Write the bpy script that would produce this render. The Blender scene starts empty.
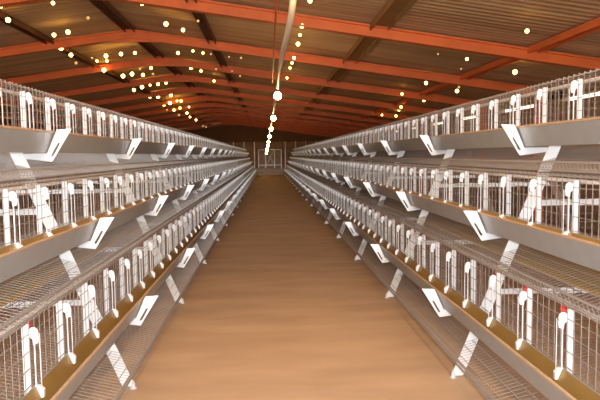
import bpy, bmesh, math, random
from mathutils import Vector, Matrix
random.seed(7)
SC = bpy.context.scene
COL = SC.collection
H = 1.335                      # height of the lens above the floor
AX = 0.14                      # centre line of the aisle
F_PX = 583.0

# ------------------------------------------------------------ camera
cam_d = bpy.data.cameras.new('camera'); cam = bpy.data.objects.new('camera', cam_d); COL.objects.link(cam)
cam_d.sensor_width = 36.0; cam_d.lens = F_PX / 600.0 * 36.0; cam_d.clip_end = 300
ROLL = math.radians(-0.75)
vx, vy = -32.0, 44.8           # where the aisle's vanishing point sits from the picture's centre
ux = vx*math.cos(ROLL) - vy*math.sin(ROLL); uy = vx*math.sin(ROLL) + vy*math.cos(ROLL)
yaw = math.atan2(ux, F_PX); pitch = math.atan2(uy, math.hypot(F_PX, ux))
CAM_R = Matrix.Rotation(yaw, 4, 'Z') @ Matrix.Rotation(math.pi/2 - pitch, 4, 'X') @ Matrix.Rotation(ROLL, 4, 'Z')
cam.matrix_world = Matrix.Translation((0, 0, H)) @ CAM_R
SC.camera = cam

# ------------------------------------------------------------ light and exposure
SC.view_settings.view_transform = 'Standard'; SC.view_settings.look = 'None'
SC.view_settings.gamma = 1.0; SC.view_settings.use_curve_mapping = False
SC.view_settings.exposure = 0.3
world = bpy.data.worlds.new('world'); SC.world = world; world.use_nodes = True
bg = world.node_tree.nodes['Background']
bg.inputs['Color'].default_value = (1.0, 0.88, 0.72, 1); bg.inputs['Strength'].default_value = 2.2
sun_d = bpy.data.lights.new('aisle_fill_sun', 'SUN'); sun = bpy.data.objects.new('aisle_fill_sun', sun_d); COL.objects.link(sun)
sun_d.energy = 1.4; sun_d.angle = math.radians(12); sun_d.color = (1.0, 0.98, 0.96)
sun.rotation_euler = Vector((0.0, 1.0, -0.13)).to_track_quat('-Z', 'Y').to_euler()   # low sun added behind the lens to light the plates all along the aisle
fl_d = bpy.data.lights.new('camera_flash', 'POINT'); fl = bpy.data.objects.new('camera_flash', fl_d); COL.objects.link(fl)
fl_d.energy = 330; fl_d.shadow_soft_size = 0.04; fl_d.color = (0.88, 0.95, 1.0)
fl.location = (0.03, -0.05, H + 0.12)

# ------------------------------------------------------------ materials
def mat(name, col, rough=0.5, metal=0.0, noise=0.0, nscale=8.0, bump=0.0, emit=None, estr=0.0):
    m = bpy.data.materials.new(name); m.use_nodes = True
    nt = m.node_tree; b = nt.nodes['Principled BSDF']
    b.inputs['Base Color'].default_value = (*col, 1); b.inputs['Roughness'].default_value = rough
    b.inputs['Metallic'].default_value = metal
    if noise > 0 or bump > 0:
        tc = nt.nodes.new('ShaderNodeTexCoord'); nz = nt.nodes.new('ShaderNodeTexNoise')
        nz.inputs['Scale'].default_value = nscale; nz.inputs['Detail'].default_value = 4
        nt.links.new(tc.outputs['Object'], nz.inputs['Vector'])
        if noise > 0:
            mx = nt.nodes.new('ShaderNodeMix'); mx.data_type = 'RGBA'
            mx.inputs[6].default_value = (*[c*(1-noise) for c in col], 1)
            mx.inputs[7].default_value = (*[min(1, c*(1+noise)) for c in col], 1)
            nt.links.new(nz.outputs['Fac'], mx.inputs[0]); nt.links.new(mx.outputs[2], b.inputs['Base Color'])
        if bump > 0:
            bp = nt.nodes.new('ShaderNodeBump'); bp.inputs['Strength'].default_value = bump; bp.inputs['Distance'].default_value = 0.01
            nt.links.new(nz.outputs['Fac'], bp.inputs['Height']); nt.links.new(bp.outputs['Normal'], b.inputs['Normal'])
    if emit:
        b.inputs['Emission Color'].default_value = (*emit, 1); b.inputs['Emission Strength'].default_value = estr
    return m
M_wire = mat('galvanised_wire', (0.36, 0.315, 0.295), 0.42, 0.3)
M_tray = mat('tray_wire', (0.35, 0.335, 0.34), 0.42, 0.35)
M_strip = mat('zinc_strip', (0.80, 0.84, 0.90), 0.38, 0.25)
M_shadewire = mat('shaded_wire', (0.17, 0.12, 0.095), 0.5, 0.2)  # darker copy of the cage wire, puts interior shade into the colour
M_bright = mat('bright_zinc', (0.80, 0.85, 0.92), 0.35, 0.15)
M_leg = mat('leg_zinc', (0.66, 0.70, 0.76), 0.4, 0.3, 0.12, 14)
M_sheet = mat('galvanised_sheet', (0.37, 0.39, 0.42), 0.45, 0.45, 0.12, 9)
M_inner = mat('bulb_tinted_zinc', (0.32, 0.195, 0.06), 0.45, 0.3, 0.2, 7)  # orange bulb reflection painted into the trough's inner colour
M_rim = mat('reflection_tan_rim', (0.44, 0.31, 0.21), 0.5, 0.2)  # orange-tan reflection put into the rim's colour
M_board = mat('ochre_board', (0.40, 0.26, 0.07), 0.6, 0.0, 0.2, 4)
M_red = mat('red_oxide_paint', (0.80, 0.19, 0.05), 0.5, 0.0, 0.25, 3)
M_brown = mat('brown_purlin_paint', (0.14, 0.055, 0.028), 0.6, 0.0, 0.2, 3)
M_ochrepurlin = mat('ochre_purlin_paint', (0.36, 0.20, 0.07), 0.6, 0.0, 0.2, 3)
M_wall = mat('brown_wall_sheet', (0.20, 0.10, 0.05), 0.7, 0.0, 0.25, 2)
M_band = mat('pale_brown_band', (0.34, 0.22, 0.14), 0.7, 0.0, 0.4, 3)  # paler brown for the lower end wall
M_plaster = mat('dull_plaster', (0.42, 0.33, 0.26), 0.8, 0.0, 0.2, 2)
M_conc = mat('grey_concrete', (0.40, 0.35, 0.33), 0.8, 0.0, 0.2, 3)
M_reardark = mat('darkened_rear_zinc', (0.20, 0.13, 0.10), 0.7, 0.0, 0.3, 6)  # zinc darkened in colour to take brightness off the rear legs
M_pvc = mat('cream_conduit', (0.86, 0.78, 0.66), 0.4)
M_redwire = mat('red_cord', (0.6, 0.09, 0.05), 0.5)
M_pipe = mat('white_water_pipe', (0.62, 0.58, 0.56), 0.4)
M_nip = mat('red_nipple', (0.55, 0.05, 0.03), 0.4)
M_black = mat('dark_socket', (0.05, 0.04, 0.035), 0.5)
M_bulb = mat('lit_bulb', (1, 0.85, 0.5), 0.3, emit=(1.0, 0.60, 0.22), estr=85)
M_fillbulb = mat('added_fill_bulb', (1, 0.85, 0.5), 0.3, emit=(1.0, 0.66, 0.30), estr=420)  # extra strong bulbs out of view, added to brighten the near roof and floor
M_small = mat('lit_small_bulb', (1, 0.8, 0.4), 0.3, emit=(1.0, 0.52, 0.10), estr=14.0)
M_faint = mat('dim_small_bulb', (1, 0.8, 0.4), 0.3, emit=(1.0, 0.5, 0.16), estr=0.6)

def floor_material():
    m = bpy.data.materials.new('swept_brown_floor'); m.use_nodes = True
    nt = m.node_tree; b = nt.nodes['Principled BSDF']; b.inputs['Roughness'].default_value = 0.75
    tc = nt.nodes.new('ShaderNodeTexCoord')
    mp = nt.nodes.new('ShaderNodeMapping'); mp.inputs['Scale'].default_value = (0.7, 2.2, 1)
    n1 = nt.nodes.new('ShaderNodeTexNoise'); n1.inputs['Scale'].default_value = 1.6; n1.inputs['Detail'].default_value = 6
    n2 = nt.nodes.new('ShaderNodeTexNoise'); n2.inputs['Scale'].default_value = 60; n2.inputs['Detail'].default_value = 3
    r = nt.nodes.new('ShaderNodeValToRGB')
    r.color_ramp.elements[0].position = 0.3; r.color_ramp.elements[0].color = (0.40, 0.275, 0.185, 1)
    r.color_ramp.elements[1].position = 0.72; r.color_ramp.elements[1].color = (0.52, 0.37, 0.25, 1)
    bp = nt.nodes.new('ShaderNodeBump'); bp.inputs['Strength'].default_value = 0.15; bp.inputs['Distance'].default_value = 0.01
    L = nt.links.new
    L(tc.outputs['Object'], mp.inputs['Vector']); L(mp.outputs['Vector'], n1.inputs['Vector']); L(tc.outputs['Object'], n2.inputs['Vector'])
    L(n1.outputs['Fac'], r.inputs['Fac']); L(r.outputs['Color'], b.inputs['Base Color'])
    L(n2.outputs['Fac'], bp.inputs['Height']); L(bp.outputs['Normal'], b.inputs['Normal'])
    return m
def roof_material():
    m = bpy.data.materials.new('weathered_roof_sheet'); m.use_nodes = True
    nt = m.node_tree; b = nt.nodes['Principled BSDF']; b.inputs['Roughness'].default_value = 0.6
    tc = nt.nodes.new('ShaderNodeTexCoord')
    mp = nt.nodes.new('ShaderNodeMapping'); mp.inputs['Scale'].default_value = (0.12, 2.6, 1)
    n1 = nt.nodes.new('ShaderNodeTexNoise'); n1.inputs['Scale'].default_value = 1.5; n1.inputs['Detail'].default_value = 5
    r = nt.nodes.new('ShaderNodeValToRGB')
    r.color_ramp.elements[0].position = 0.33; r.color_ramp.elements[0].color = (0.56, 0.36, 0.20, 1)
    r.color_ramp.elements[1].position = 0.68; r.color_ramp.elements[1].color = (0.80, 0.60, 0.38, 1)
    w = nt.nodes.new('ShaderNodeTexWave'); w.wave_type = 'BANDS'; w.bands_direction = 'Y'; w.inputs['Scale'].default_value = 2.2
    bp = nt.nodes.new('ShaderNodeBump'); bp.inputs['Strength'].default_value = 0.5; bp.inputs['Distance'].default_value = 0.02
    L = nt.links.new
    L(tc.outputs['Object'], mp.inputs['Vector']); L(mp.outputs['Vector'], n1.inputs['Vector']); L(tc.outputs['Object'], w.inputs['Vector'])
    L(n1.outputs['Fac'], r.inputs['Fac']); L(r.outputs['Color'], b.inputs['Base Color'])
    L(w.outputs['Fac'], bp.inputs['Height']); L(bp.outputs['Normal'], b.inputs['Normal'])
    return m
M_floor = floor_material(); M_roof = roof_material()

# ------------------------------------------------------------ mesh helpers
def box(bm, x0, x1, y0, y1, z0, z1):
    v = [bm.verts.new((x, y, z)) for x in (x0, x1) for y in (y0, y1) for z in (z0, z1)]
    for f in ((0, 1, 3, 2), (4, 6, 7, 5), (0, 4, 5, 1), (2, 3, 7, 6), (0, 2, 6, 4), (1, 5, 7, 3)):
        bm.faces.new([v[i] for i in f])
def bar(bm, a, b, r, n=4, cap=False):
    a = Vector(a); b = Vector(b); d = (b - a).normalized()
    up = Vector((0, 0, 1)) if abs(d.z) < 0.9 else Vector((1, 0, 0))
    e1 = d.cross(up).normalized(); e2 = d.cross(e1)
    A, B = [], []
    for i in range(n):
        t = 2*math.pi*(i+0.5)/n; o = e1*math.cos(t)*r + e2*math.sin(t)*r
        A.append(bm.verts.new(a+o)); B.append(bm.verts.new(b+o))
    for i in range(n):
        j = (i+1) % n; bm.faces.new((A[i], A[j], B[j], B[i]))
    if cap: bm.faces.new(A[::-1]); bm.faces.new(B)
def polytube(bm, pts, r, n=10):
    pts = [Vector(p) for p in pts]; rings = []
    for i, p in enumerate(pts):
        d = (pts[min(i+1, len(pts)-1)] - pts[max(i-1, 0)]).normalized()
        up = Vector((0, 0, 1)) if abs(d.z) < 0.9 else Vector((1, 0, 0))
        e1 = d.cross(up).normalized(); e2 = d.cross(e1)
        rings.append([bm.verts.new(p + e1*math.cos(2*math.pi*k/n)*r + e2*math.sin(2*math.pi*k/n)*r) for k in range(n)])
    for a, b in zip(rings, rings[1:]):
        for k in range(n): bm.faces.new((a[k], a[(k+1) % n], b[(k+1) % n], b[k]))
    bm.faces.new(rings[0][::-1]); bm.faces.new(rings[-1])
def plate(bm, pts, y0, y1, hole=None):
    """a plate in the X-Z plane, y0..y1 thick, with an optional slot of as many corners as the outline"""
    o = [[bm.verts.new((x, y, z)) for x, z in pts] for y in (y0, y1)]
    n = len(pts)
    for i in range(n): bm.faces.new((o[0][i], o[0][(i+1) % n], o[1][(i+1) % n], o[1][i]))
    if hole is None:
        bm.faces.new(o[0]); bm.faces.new(o[1][::-1]); return
    h = [[bm.verts.new((x, y, z)) for x, z in hole] for y in (y0, y1)]
    for i in range(n):
        j = (i+1) % n
        bm.faces.new((h[0][i], h[0][j], h[1][j], h[1][i]))
        for s in (0, 1): bm.faces.new((o[s][i], o[s][j], h[s][j], h[s][i]))
def sheet(bm, prof, y0, y1, t=0.003):
    """a folded sheet: a profile in X-Z with thickness t, drawn out along Y"""
    P = [Vector((p[0], 0, p[1])) for p in prof]; N = []
    for i in range(len(P)):
        d = (P[min(i+1, len(P)-1)] - P[max(i-1, 0)]).normalized(); N.append(Vector((-d.z, 0, d.x)))
    ring = [P[i] for i in range(len(P))] + [P[i] + N[i]*t for i in reversed(range(len(P)))]
    A = [bm.verts.new((p.x, y0, p.z)) for p in ring]; B = [bm.verts.new((p.x, y1, p.z)) for p in ring]
    n = len(ring)
    for i in range(n): bm.faces.new((A[i], A[(i+1) % n], B[(i+1) % n], B[i]))
    k = len(P)
    for i in range(k-1):
        for V in (A, B): bm.faces.new((V[i], V[i+1], V[n-2-i], V[n-1-i]))
def lathe(bm, prof, n=14, c=(0, 0, 0)):
    rings = []
    for r, z in prof:
        rings.append([bm.verts.new((c[0]+r*math.cos(2*math.pi*k/n), c[1]+r*math.sin(2*math.pi*k/n), c[2]+z)) for k in range(n)])
    for a, b in zip(rings, rings[1:]):
        for k in range(n): bm.faces.new((a[k], a[(k+1) % n], b[(k+1) % n], b[k]))
    bm.faces.new(rings[0][::-1]); bm.faces.new(rings[-1])
def mesh(name, bm, m, smooth=False):
    bmesh.ops.recalc_face_normals(bm, faces=bm.faces[:])
    me = bpy.data.meshes.new(name); bm.to_mesh(me); bm.free(); me.materials.append(m)
    if smooth:
        for p in me.polygons: p.use_smooth = True
    return me
def obj(name, me, parent=None, loc=(0, 0, 0)):
    o = bpy.data.objects.new(name, me); COL.objects.link(o); o.location = loc
    if parent: o.parent = parent
    return o
def build(name, fn, m, parent=None, loc=(0, 0, 0), smooth=False):
    bm = bmesh.new(); fn(bm); return obj(name, mesh(name, bm, m, smooth), parent, loc)
def tag(o, label, cat, group=None):
    o['label'] = label; o['category'] = cat
    if group: o['group'] = group
    return o
def struct(o): o['kind'] = 'structure'; return o
def thing(name, label, cat, loc, group=None):
    return tag(obj(name, None, None, loc), label, cat, group)
ORD = ['first', 'second', 'third', 'fourth', 'fifth', 'sixth', 'seventh', 'eighth', 'ninth', 'tenth', 'eleventh', 'twelfth',
       'thirteenth', 'fourteenth', 'fifteenth', 'sixteenth', 'seventeenth', 'eighteenth', 'nineteenth', 'twentieth']

# ------------------------------------------------------------ the shed
Y0, Y1 = -3.0, 41.0
RX, RZ, PITCH = -2.5, H + 2.4, 0.145           # ridge and slope of the roof
EL, ER = -10.6, 5.4                             # side walls
def roof_z(x): return RZ - PITCH*abs(x - RX)
struct(build('floor', lambda bm: box(bm, EL-0.2, ER+0.2, Y0, Y1+0.2, -0.15, 0), M_floor))
def roof_bm(bm):
    prof = [(EL-0.5, roof_z(EL-0.5)), (RX, RZ), (ER+0.5, roof_z(ER+0.5))]
    sheet(bm, prof, Y0, Y1+0.3, 0.04)
struct(build('ceiling', roof_bm, M_roof))
struct(build('wall_left', lambda bm: box(bm, EL-0.15, EL, Y0, Y1, 0, roof_z(EL)-0.01), M_plaster))
def wall_right(bm):
    box(bm, ER, ER+0.15, Y0, Y1, 0, H+0.90); 
    y = Y0
    for k in range(16):                          # a row of low vent openings under the eave
        ya = 8.6 + 2.95*(k-4)
        if ya > Y1: break
        box(bm, ER, ER+0.15, max(y, Y0), ya, H+0.90, roof_z(ER)-0.01); y = ya + 1.9
    box(bm, ER, ER+0.15, y, Y1, H+0.90, roof_z(ER)-0.01) if y < Y1 else None
    box(bm, ER, ER+0.15, Y0, Y1, H+0.985, roof_z(ER)-0.01)
struct(build('wall_right', wall_right, M_plaster))
def wall_end(bm):
    box(bm, EL, ER, Y1, Y1+0.12, 0, H+0.05)
    p = [(EL, H+0.05), (ER, H+0.05), (ER, roof_z(ER)-0.01), (RX, RZ-0.01), (EL, roof_z(EL)-0.01)]
    plate(bm, p, Y1, Y1+0.12)
struct(build('wall_end', wall_end, M_wall))
def band(bm):
    box(bm, EL+0.02, AX-0.84, Y1-0.03, Y1-0.002, 0, H+0.92); box(bm, AX+0.84, ER-0.02, Y1-0.03, Y1-0.002, 0, H+0.92)
    box(bm, AX-0.84, AX+0.84, Y1-0.03, Y1-0.002, 1.8, H+0.92)
struct(build('trim_2', band, M_band))
def posts(bm):
    for i in range(22):
        x = EL+0.3 + 0.72*i
        if abs(x-AX) > 0.9: box(bm, x-0.035, x+0.035, Y1-0.08, Y1-0.03, 0, H+0.95)
struct(build('trim_3', posts, M_leg))
struct(build('trim_1', lambda bm: box(bm, AX-1.05, AX+1.05, 39.3, 39.6, 0, 0.46), M_conc))
def gate_frame(bm):
    for x in (AX-0.80, AX-0.3, AX+0.32, AX+0.80): box(bm, x-0.03, x+0.03, 40.9, 40.96, 0, 1.75)
    for z in (0.62, 1.7): box(bm, AX-0.8, AX+0.8, 40.92, 40.95, z, z+0.06)
    bar(bm, (AX-0.28, 40.9, 0.66), (AX+0.3, 40.9, 1.70), 0.02); bar(bm, (AX+0.3, 40.9, 0.66), (AX-0.28, 40.9, 1.70), 0.02)
d = struct(build('door_1', gate_frame, M_leg))
build('door_panel', lambda bm: box(bm, AX-0.8, AX+0.8, 40.96, 41.0, 0.0, 1.75), M_plaster, d)

# red portal frames across the shed
def frame_bm(bm):
    for x0, x1 in ((EL+0.02, RX), (RX, ER-0.02)):
        z0, z1 = roof_z(x0)-0.045, roof_z(x1)-0.045
        plate(bm, [(x0, z0), (x1, z1), (x1, z1-0.025), (x0, z0-0.025)], -0.06, 0.06)
        plate(bm, [(x0, z0-0.025), (x1, z1-0.025), (x1, z1-0.135), (x0, z0-0.135)], -0.012, 0.012)
        plate(bm, [(x0, z0-0.135), (x1, z1-0.135), (x1, z1-0.16), (x0, z0-0.16)], -0.06, 0.06)
def haunch_bm(bm):
    a = 0.55
    plate(bm, [(RX-a, roof_z(RX-a)-0.206), (RX, RZ-0.206), (RX+a, roof_z(RX+a)-0.206), (RX, RZ-0.27)], -0.02, 0.02)
def post_bm(x):
    def f(bm):
        z = roof_z(x)-0.215
        box(bm, x-0.09, x+0.09, -0.06, -0.045, 0, z); box(bm, x-0.09, x+0.09, 0.045, 0.06, 0, z); box(bm, x-0.012, x+0.012, -0.045, 0.045, 0, z)
    return f
bm = bmesh.new(); frame_bm(bm); me_raf = mesh('rafter', bm, M_red)
bm = bmesh.new(); haunch_bm(bm); me_hau = mesh('ridge_plate', bm, M_red)
bm = bmesh.new(); post_bm(EL+0.12)(bm); me_pl = mesh('post', bm, M_red)
bm = bmesh.new(); post_bm(ER-0.12)(bm); me_pr = mesh('post', bm, M_red)
for k in range(-1, 12):
    t = thing('roof_frame', ('red painted steel roof frame just above the top edge of the picture' if k < 0 else
              'red painted steel roof frame across the shed, %s from the camera' % ORD[k]), 'roof beam', (0, 8.2 + 2.95*k, 0), 'red roof frames')
    for n, me in (('rafter', me_raf), ('ridge_plate', me_hau), ('post', me_pl), ('post', me_pr)): obj(n, me, t)
for x, w, m, lab in ((-6.4, 0.07, M_brown, 'dark brown roof purlin on the far left, near the left eave'),
                  (-3.96, 0.07, M_brown, 'dark brown roof purlin running lengthwise left of the ridge'),
                  (RX, 0.09, M_brown, 'dark brown ridge purlin running lengthwise under the roof ridge'),
                  (-1.0, 0.07, M_brown, 'dark brown roof purlin between the ridge and the cream conduit'),
                  (1.57, 0.13, M_ochrepurlin, 'wide ochre brown roof purlin right of the cream conduit'),
                  (3.77, 0.08, M_red, 'red roof purlin on the far right, near the right eave')):
    def pb(bm, x=x, w=w):
        z = roof_z(x) - (0.014 if x != RX else 0.012)
        box(bm, x-w, x+w, Y0+0.1, Y1-0.05, z-0.03, z-0.014 if x == RX else z-0.0)
        box(bm, x-w, x-w+0.014, Y0+0.1, Y1-0.05, z-0.09, z-0.03); box(bm, x+w-0.014, x+w, Y0+0.1, Y1-0.05, z-0.09, z-0.03)
    tag(build('roof_purlin', pb, m), lab, 'roof beam')

# ------------------------------------------------------------ cage rows
BAY, K0, NB = 1.95, 1.40, 19
TIERS = [('bottom', 1.00, -0.915), ('middle', 1.22, -0.385), ('top', 1.44, 0.15)]   # trough lip: distance from the aisle centre, height from the lens
L = BAY - 0.016
def M(s, u): return s*u
FLOORP = [(0.47, -0.095), (0.11, -0.185), (-0.12, -0.245), (-0.135, -0.205)]
def front_bm(s):
    def f(bm):
        n = 35
        for i in range(n+1):
            y = 0.008 + (L-0.016)*i/n
            bar(bm, (s*0.11, y, -0.07), (s*0.11, y, 0.272), 0.0018)
            bar(bm, (s*0.11, y, 0.272), (s*0.135, y, 0.262), 0.0021)
        for z, r in ((-0.07, 0.003), (0.0, 0.002), (0.07, 0.002), (0.14, 0.002), (0.21, 0.002), (0.262, 0.0045)):
            bar(bm, (s*0.113, 0, z), (s*0.113, L, z), r)
    return f
def top_bm(s):
    def f(bm):
        n = 26
        for i in range(n+1):
            y = 0.008 + (L-0.016)*i/n; bar(bm, (s*0.12, y, 0.268), (s*0.47, y, 0.268), 0.0018)
        for u in (0.2, 0.29, 0.38, 0.47): bar(bm, (s*u, 0, 0.265), (s*u, L, 0.265), 0.002)
    return f
def back_bm(s):
    def f(bm):
        n = 26
        for i in range(n+1):
            y = 0.008 + (L-0.016)*i/n; bar(bm, (s*0.47, y, -0.095), (s*0.47, y, 0.268), 0.002)
        for z in (-0.04, 0.05, 0.14, 0.22): bar(bm, (s*0.473, 0, z), (s*0.473, L, z), 0.002)
    return f
def tray_bm(s):
    def f(bm):
        n = 54
        for i in range(n+1):
            y = 0.006 + (L-0.012)*i/n
            for a, b in zip(FLOORP, FLOORP[1:]): bar(bm, (s*a[0], y, a[1]), (s*b[0], y, b[1]), 0.0015, 3)
        for u, z, r in ((-0.135, -0.203, 0.006), (-0.122, -0.247, 0.004), (-0.065, -0.236, 0.002), (0.0, -0.219, 0.002), (0.06, -0.203, 0.002),
                     (0.12, -0.188, 0.002), (0.24, -0.158, 0.002), (0.36, -0.128, 0.002), (0.47, -0.1, 0.002)):
            bar(bm, (s*u, 0, z), (s*u, L, z), r)
    return f
def part_bm(s):       # wire divider between two birds, its front edge a flat strip that faces along the aisle
    def f(bm):
        plate(bm, [(s*0.122, -0.06), (s*0.150, -0.06), (s*0.150, 0.245), (s*0.122, 0.245)], -0.002, 0.002)
        for z in (-0.04, 0.04, 0.12, 0.2): bar(bm, (s*0.152, 0, z), (s*0.465, 0, z), 0.002)
        for u in (0.26, 0.36): bar(bm, (s*u, 0.003, -0.12), (s*u, 0.003, 0.262), 0.002)
    return f
def latch_bm(s):      # door rod with a rounded head and a hooked foot
    def f(bm):
        bar(bm, (s*0.097, -0.012, -0.035), (s*0.097, -0.012, 0.215), 0.0032, 6, True)
        bar(bm, (s*0.089, 0.022, -0.03), (s*0.089, 0.022, 0.20), 0.0022, 6, True)
        pts = [(s*0.099+0.021*math.cos(t), 0.212+0.024*math.sin(t)) for t in [2*math.pi*i/10 for i in range(10)]]
        plate(bm, pts, -0.016, -0.009)
        plate(bm, [(s*0.080, 0.17), (s*0.100, 0.165), (s*0.104, 0.20), (s*0.076, 0.20)], -0.016, -0.010)
        plate(bm, [(s*0.104, -0.005), (s*0.108, -0.03), (s*0.088, -0.034), (s*0.084, -0.055), (s*0.066, -0.055), (s*0.064, -0.022), (s*0.082, -0.004)], -0.02, -0.004)
    return f
def whole(s):
    def f(bm):
        for j in range(5):
            y = 0.193 + 0.387*j
            plate(bm, [(s*0.122, -0.06), (s*0.150, -0.06), (s*0.150, 0.245), (s*0.122, 0.245)], y-0.002, y+0.002)
            plate(bm, [(s*0.08, 0.18), (s*0.12, 0.18), (s*0.12, 0.235), (s*0.08, 0.235)], y-0.016, y-0.01)
            plate(bm, [(s*0.064, -0.05), (s*0.105, -0.05), (s*0.105, -0.005), (s*0.064, -0.005)], y-0.016, y-0.01)
        n = 24
        for i in range(n+1):
            y = 0.01 + (L-0.02)*i/n
            bar(bm, (s*0.11, y, -0.07), (s*0.11, y, 0.272), 0.0022)
            for a, b in zip(FLOORP, FLOORP[1:]): bar(bm, (s*a[0], y, a[1]), (s*b[0], y, b[1]), 0.003, 3)
        for z in (0.0, 0.1, 0.2, 0.262): bar(bm, (s*0.113, 0, z), (s*0.113, L, z), 0.003)
        for u, z in ((-0.135, -0.203), (-0.122, -0.247), (0.0, -0.22), (0.24, -0.16), (0.47, -0.1), (0.47, 0.265)): bar(bm, (s*u, 0, z), (s*u, L, z), 0.004)
    return f
def make(name, fn, m, m2=None, nf=6):
    bm = bmesh.new(); fn(bm); me = mesh(name, bm, m)
    if m2:                                       # the flat front strip keeps the first material, the wires behind it take the second
        me.materials.append(m2)
        for p in me.polygons:
            if p.index >= nf: p.material_index = 1
    return me
ME = {}
for s in (-1, 1):
    ME[s] = dict(front=make('front_panel', front_bm(s), M_wire), top=make('top_panel', top_bm(s), M_shadewire), back=make('back_panel', back_bm(s), M_shadewire),
                 tray=make('egg_tray', tray_bm(s), M_tray), part=make('partition', part_bm(s), M_strip, M_shadewire), latch=make('door_latch', latch_bm(s), M_strip),
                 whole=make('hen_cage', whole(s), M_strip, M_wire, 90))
SIDE = {-1: 'left', 1: 'right'}
for s in (-1, 1):
    for tier, off, dz in TIERS:
        for k in range(NB):
            lab = 'galvanised wire hen cage, %s tier of the %s row, %s from the camera' % (tier, SIDE[s], ORD[k])
            loc = (AX + s*off, K0 + BAY*k + 0.008, H + dz); grp = 'hen cages, %s tier of the %s row' % (tier, SIDE[s])
            if k >= 11:
                tag(obj('hen_cage', ME[s]['whole'], None, loc), lab, 'cage', grp); continue
            t = thing('hen_cage', lab, 'cage', loc, grp)
            for n, key in (('front_panel', 'front'), ('top_panel', 'top'), ('back_panel', 'back'), ('egg_tray', 'tray')): obj(n, ME[s][key], t)
            for j in range(5):
                y = 0.193 + 0.387*j
                obj('partition', ME[s]['part'], t, (0, y, 0)); obj('door_latch', ME[s]['latch'], t, (0, y, 0))

# feed troughs, one long trough per tier and row
YB = K0 + BAY*NB
TR = [(-0.03, 0.0), (0.015, -0.115), (0.055, -0.115), (0.1, -0.004)]
def bracket_bm(s):
    def f(bm):
        q = lambda u, z: (s*u, z)
        plate(bm, [q(-0.14, 0.022), q(-0.055, 0.018), q(0.008, -0.122), q(0.16, -0.124), q(0.165, -0.15), q(-0.02, -0.172)], -0.003, 0.003,
              [q(-0.072, -0.06), q(-0.058, -0.06), q(-0.018, -0.128), q(-0.014, -0.135), q(-0.018, -0.14), q(-0.03, -0.135)])
    return f
for s in (-1, 1):
    bme = make('trough_bracket', bracket_bm(s), M_bright)
    for tier, off, dz in TIERS:
        t = thing('feed_trough', 'long grey sheet metal feed trough along the %s tier of the %s row' % (tier, SIDE[s]), 'feed trough', (AX+s*off, K0, H+dz))
        Lt = YB - K0
        build('trough_body', lambda bm: sheet(bm, [(s*u, z) for u, z in TR], 0, Lt, -0.003*s), M_sheet, t)
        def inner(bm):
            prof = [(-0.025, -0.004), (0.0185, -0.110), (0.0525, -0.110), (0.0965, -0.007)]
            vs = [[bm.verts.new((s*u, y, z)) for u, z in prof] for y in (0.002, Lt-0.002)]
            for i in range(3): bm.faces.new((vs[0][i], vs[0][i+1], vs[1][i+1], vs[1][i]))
        o = build('trough_inside_tint', inner, M_inner, t); o['label'] = 'inside of the trough, tinted golden for reflected bulb light'
        o = build('rim', lambda bm: bar(bm, (s*-0.03, 0, 0.003), (s*-0.03, Lt, 0.003), 0.008, 6, True), M_rim, t); o['label'] = 'rolled rim coloured with an orange-tan reflection'
        for k in range(NB): obj('trough_bracket', bme, t, (0, {'bottom': 0.40, 'middle': 0.24, 'top': 0.2}[tier] + BAY*k, 0))

# boards under the two upper tiers
for s in (-1, 1):
    for tier, off, dz in TIERS[1:]:
        def f(bm): sheet(bm, [(s*0.092, -0.256), (s*0.46, -0.215)], 0, YB-K0, 0.006)
        tag(build('dropping_board', f, M_board, None, (AX+s*off, K0, H+dz)), 'ochre dropping board below the %s tier cages of the %s row' % (tier, SIDE[s]), 'board')

# water pipes with red nipples inside the cages
bm = bmesh.new(); lathe(bm, [(0.011, 0.0), (0.011, -0.02), (0.018, -0.022), (0.018, -0.034), (0.005, -0.036), (0.004, -0.055)], 8); me_nip = mesh('nipple_drinker', bm, M_nip)
for s in (-1, 1):
    for tier, off, dz in TIERS:
        t = thing('water_pipe', 'thin white drinking water pipe inside the %s tier of the %s row' % (tier, SIDE[s]), 'pipe', (AX+s*(off+0.19), K0, H+dz+0.235))
        build('pipe', lambda bm: bar(bm, (0, 0.01, 0), (0, YB-K0-0.01, 0), 0.011, 8, True), M_pipe, t)
        for i in range(5*NB):
            k, j = divmod(i, 5)
            o = obj('nipple_drinker', me_nip, t, (0, BAY*k + 0.20 + 0.387*j + 0.16, -0.008))

# slanted support frames between the cages
SLOPE, FOOT, CEN = 0.42, 0.97, 1.96
def leg_bm(s):
    def f(bm):
        z1 = H + 0.17; h = 0.036
        x0 = FOOT; x1 = FOOT + SLOPE*z1
        plate(bm, [(s*(x0-h), 0.004), (s*(x0+h), 0.004), (s*(x1+h), z1), (s*(x1-h), z1)], -0.003, 0.003)
    return f
def rear_bm(s):
    def f(bm):
        z1 = H + 0.17; h = 0.036
        x0 = 2*CEN - FOOT; x1 = 2*CEN - FOOT - SLOPE*z1
        plate(bm, [(s*(x0-h), 0.004), (s*(x0+h), 0.004), (s*(x1+h), z1), (s*(x1-h), z1)], -0.003, 0.003)
    return f
def cross_bm(s, zz):
    def f(bm):
        x0 = FOOT + SLOPE*zz - 0.02; x1 = 2*CEN - x0
        x0 = max(x0, FOOT)
        plate(bm, [(s*x0, zz-0.018), (s*x1, zz-0.018), (s*x1, zz+0.018), (s*x0, zz+0.018)], 0.0035, 0.0065)
    return f
def bolt_bm(s):
    def f(bm):
        lathe(bm, [(0.02, 0.0), (0.02, 0.004), (0.011, 0.005), (0.011, 0.03), (0.006, 0.031), (0.006, 0.045)], 8, (s*(FOOT-0.03), -0.02, 0))
    return f
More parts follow.
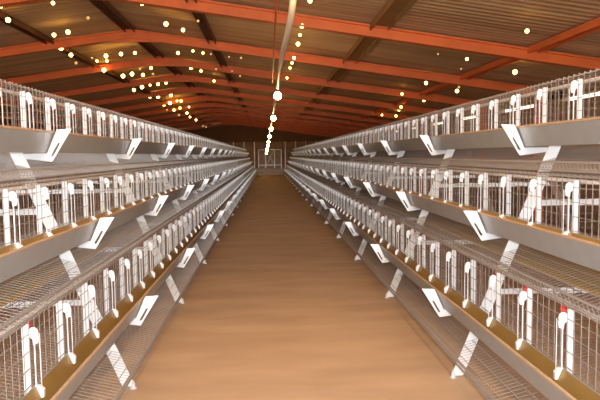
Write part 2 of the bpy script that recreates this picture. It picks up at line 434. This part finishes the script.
for s in (-1, 1):
    lm = make('leg', leg_bm(s), M_bright); rm = make('leg', rear_bm(s), M_reardark); bo = make('foot_bolt', bolt_bm(s), M_leg)
    cm = [make('crossbar', cross_bm(s, H+z), M_leg) for z in (-0.83, -0.30, 0.14)]
    for k in range(NB+1):
        t = thing('support_frame', 'white zinc slanted cage support frame in the %s row, %s from the camera' % (SIDE[s], ORD[k]), 'support frame',
                  (AX, K0 + BAY*k, 0), 'support frames of the %s row' % SIDE[s])
        for n, me in (('leg', lm), ('leg', rm), ('foot_bolt', bo), ('crossbar', cm[0]), ('crossbar', cm[1]), ('crossbar', cm[2])): obj(n, me, t)

# ------------------------------------------------------------ lamps
CP = [(-2.5, 0.17, 1.25), (1.0, 0.17, 1.25), (3.0, 0.2, 1.22), (3.7, 0.2, 1.17), (4.6, 0.195, 1.06), (6.0, 0.165, 1.02), (8.0, 0.165, 1.08), (9.85, 0.18, 1.12), (14.5, 0.15, 1.04), (19, 0.12, 0.98),
      (23, 0.08, 0.87), (27, 0.04, 0.75), (30, 0.0, 0.62), (33, -0.04, 0.49), (36, -0.08, 0.37), (38.5, -0.1, 0.28)]
pts = []
for i in range(len(CP)-1):
    p0 = CP[max(i-1, 0)]; p1 = CP[i]; p2 = CP[i+1]; p3 = CP[min(i+2, len(CP)-1)]
    for j in range(6):
        t = j/6
        q = []
        for c in (1, 2):
            m1 = (p2[c]-p0[c])/(p2[0]-p0[0])*(p2[0]-p1[0]); m2 = (p3[c]-p1[c])/(p3[0]-p1[0])*(p2[0]-p1[0])
            q.append((2*t**3-3*t*t+1)*p1[c] + (t**3-2*t*t+t)*m1 + (-2*t**3+3*t*t)*p2[c] + (t**3-t*t)*m2)
        pts.append((q[0], p1[0]+(p2[0]-p1[0])*t, H+q[1]))
pts.append((CP[-1][1], CP[-1][0], H+CP[-1][2]))
tag(build('conduit', lambda bm: polytube(bm, pts, 0.026), M_pvc, None, smooth=True), 'cream electrical conduit sagging lengthwise above the aisle, carrying the large bulbs', 'conduit')
tag(build('power_cord', lambda bm: polytube(bm, [(0.09, Y0+0.3, H+1.24), (0.09, 3, H+1.22), (0.09, 6, H+1.2), (0.095, 9.8, H+1.2)], 0.009, 6), M_redwire),
    'thin red cord running beside the cream conduit above the aisle', 'cord')
bm = bmesh.new()
lathe(bm, [(0.012, -0.05), (0.036, -0.06), (0.056, -0.082), (0.062, -0.112), (0.056, -0.142), (0.037, -0.165), (0.010, -0.174)], 16); me_bg = mesh('glass_bulb', bm, M_bulb, True)
me_bn = me_bg.copy(); me_bn.materials[0] = M_fillbulb
bm = bmesh.new(); lathe(bm, [(0.02, 0.0), (0.026, -0.015), (0.026, -0.05), (0.02, -0.058)], 12); me_sk = mesh('socket', bm, M_black, True)
n = 0
for y, x, z in [(-1.6, 0.17, 1.25), (3.7, 0.2, 1.17)] + CP[7:]:  # the first two bulbs are added out of view as fill light
    if y < 4: lab = 'added unseen fill bulb under the conduit, ' + ('overhead behind the camera' if y < 0 else 'just above the top of the picture')
    else: lab = 'large glowing bulb under the cream conduit, %s from the camera' % ORD[n]; n += 1
    t = thing('light_bulb', lab, 'light bulb', (x, y, H+z-0.02), 'large bulbs above the aisle')
    obj('glass_bulb', me_bn if y < 4 else me_bg, t); obj('socket', me_sk, t)

# small lamps fixed under the roof sheets
SM = [(1,7,2),(8,20,4),(53,3,3),(68,32,3.6),(54,35,3.2),(61,48,3.8),(71,55,3.2),(76,63,-2.4),(92,58,-1.8),(97,61,2),(106,56,3.2),(107,61,2.2),(104,70,3.4),(121,54,3),(135,53,2.5),
      (142,4,2.6),(166,24,3.6),(183,30,3),(198,21,-2.2),(88,18,-2.6),(178,53,2.6),(193,51,2),(203,53,2),(211,54,-1.6),(123,76,3.2),(132,74,3.2),(143,75,2.6),(151,68,2.4),(140,69,-1.8),(153,74,-1.9),
      (191,68,2.6),(201,71,2.2),(216,69,-1.8),(134,90,2.6),(142,87,3),(150,85,1.8),(158,84,2.6),(166,83,2.2),(214,81,2),(150,97,2.2),(158,97,2.6),(171,95,2.6),(164,105,2.2),(170,103,2.8),(177,101,1.6),
      (181,101,2.2),(167,110,-1.6),(174,110,2),(180,108,1.9),(189,107,1.5),(179,115,-2),(187,113,2),(190,117,1.5),(196,120,1.6),(203,126,-1.6),(206,127,-1.4),(241,58,-1.6),(229,57,-1.4),(240,76,-1.6),(232,71,-1.3),
      (310,1,3.4),(302,26,3.6),(300,35,2.4),(298,44,3.2),(294,58,2.6),(292,63,2.2),(290,68,2),(287,78,1.8),
      (527,31,3.4),(515,72,3.8),(467,59,2.6),(461,69,-1.4),(438,54,-1.3),(457,91,3),(459,87,-2),(426,83,2.8),(424,100,2.6),(402,94,2.2),(401,107,2.2),(399,110,2),(396,116,1.9),(382,115,1.6)]
bm = bmesh.new(); lathe(bm, [(0.25, 0.95), (0.75, 0.7), (1.0, 0.1), (0.85, -0.5), (0.45, -0.9), (0.1, -1.0)], 10); me_s = mesh('glass_bulb', bm, M_small, True)
bm = bmesh.new(); lathe(bm, [(0.25, 0.95), (0.75, 0.7), (1.0, 0.1), (0.85, -0.5), (0.45, -0.9), (0.1, -1.0)], 10); me_f = mesh('glass_bulb', bm, M_faint, True)
bm = bmesh.new(); lathe(bm, [(0.3, 0.9), (0.36, 1.0), (0.36, 1.7)], 8); me_ss = mesh('socket', bm, M_black)
R3 = CAM_R.to_3x3(); cen = Vector((0, 0, H))
spots = []
for px, py, r in SM:
    d = R3 @ Vector(((px-300)/F_PX, (200-py)/F_PX, -1.0))
    lo, hi = 2.0, 39.5
    def above(t):
        p = cen + d*t; return p.z - (roof_z(p.x) - 0.19)
    for _ in range(60):
        mid = (lo+hi)/2
        if above(mid) > 0: hi = mid
        else: lo = mid
    p = cen + d*lo; spots.append((p, abs(r)*0.62*lo/F_PX, r < 0, px))
cnt = {}
for p, r, dim, px in sorted(spots, key=lambda q: q[0].y):
    zone = ('left of the ridge' if p.x < RX else 'between ridge and conduit' if px < 262 else 'close beside the conduit' if px < 330 else 'on the right slope')
    key = (zone, dim); cnt[key] = cnt.get(key, 0) + 1; i = cnt[key]
    num = ORD[i-1] if i <= 20 else ('twenty-' + ORD[i-21] if i <= 29 else 'thirtieth' if i == 30 else 'thirty-' + ORD[i-31] if i <= 39 else 'fortieth' if i == 40 else 'forty-' + ORD[i-41])
    lab = '%s golden roof lamp %s, %s from the camera' % ('dim' if dim else 'bright', zone, num)
    t = thing('roof_lamp', lab, 'lamp', p, 'small golden lamps under the roof'); t.scale = (r, r, r)
    obj('glass_bulb', me_f if dim else me_s, t)
    sk = obj('socket', me_ss, t)
    sk.scale = (1, 1, 1)
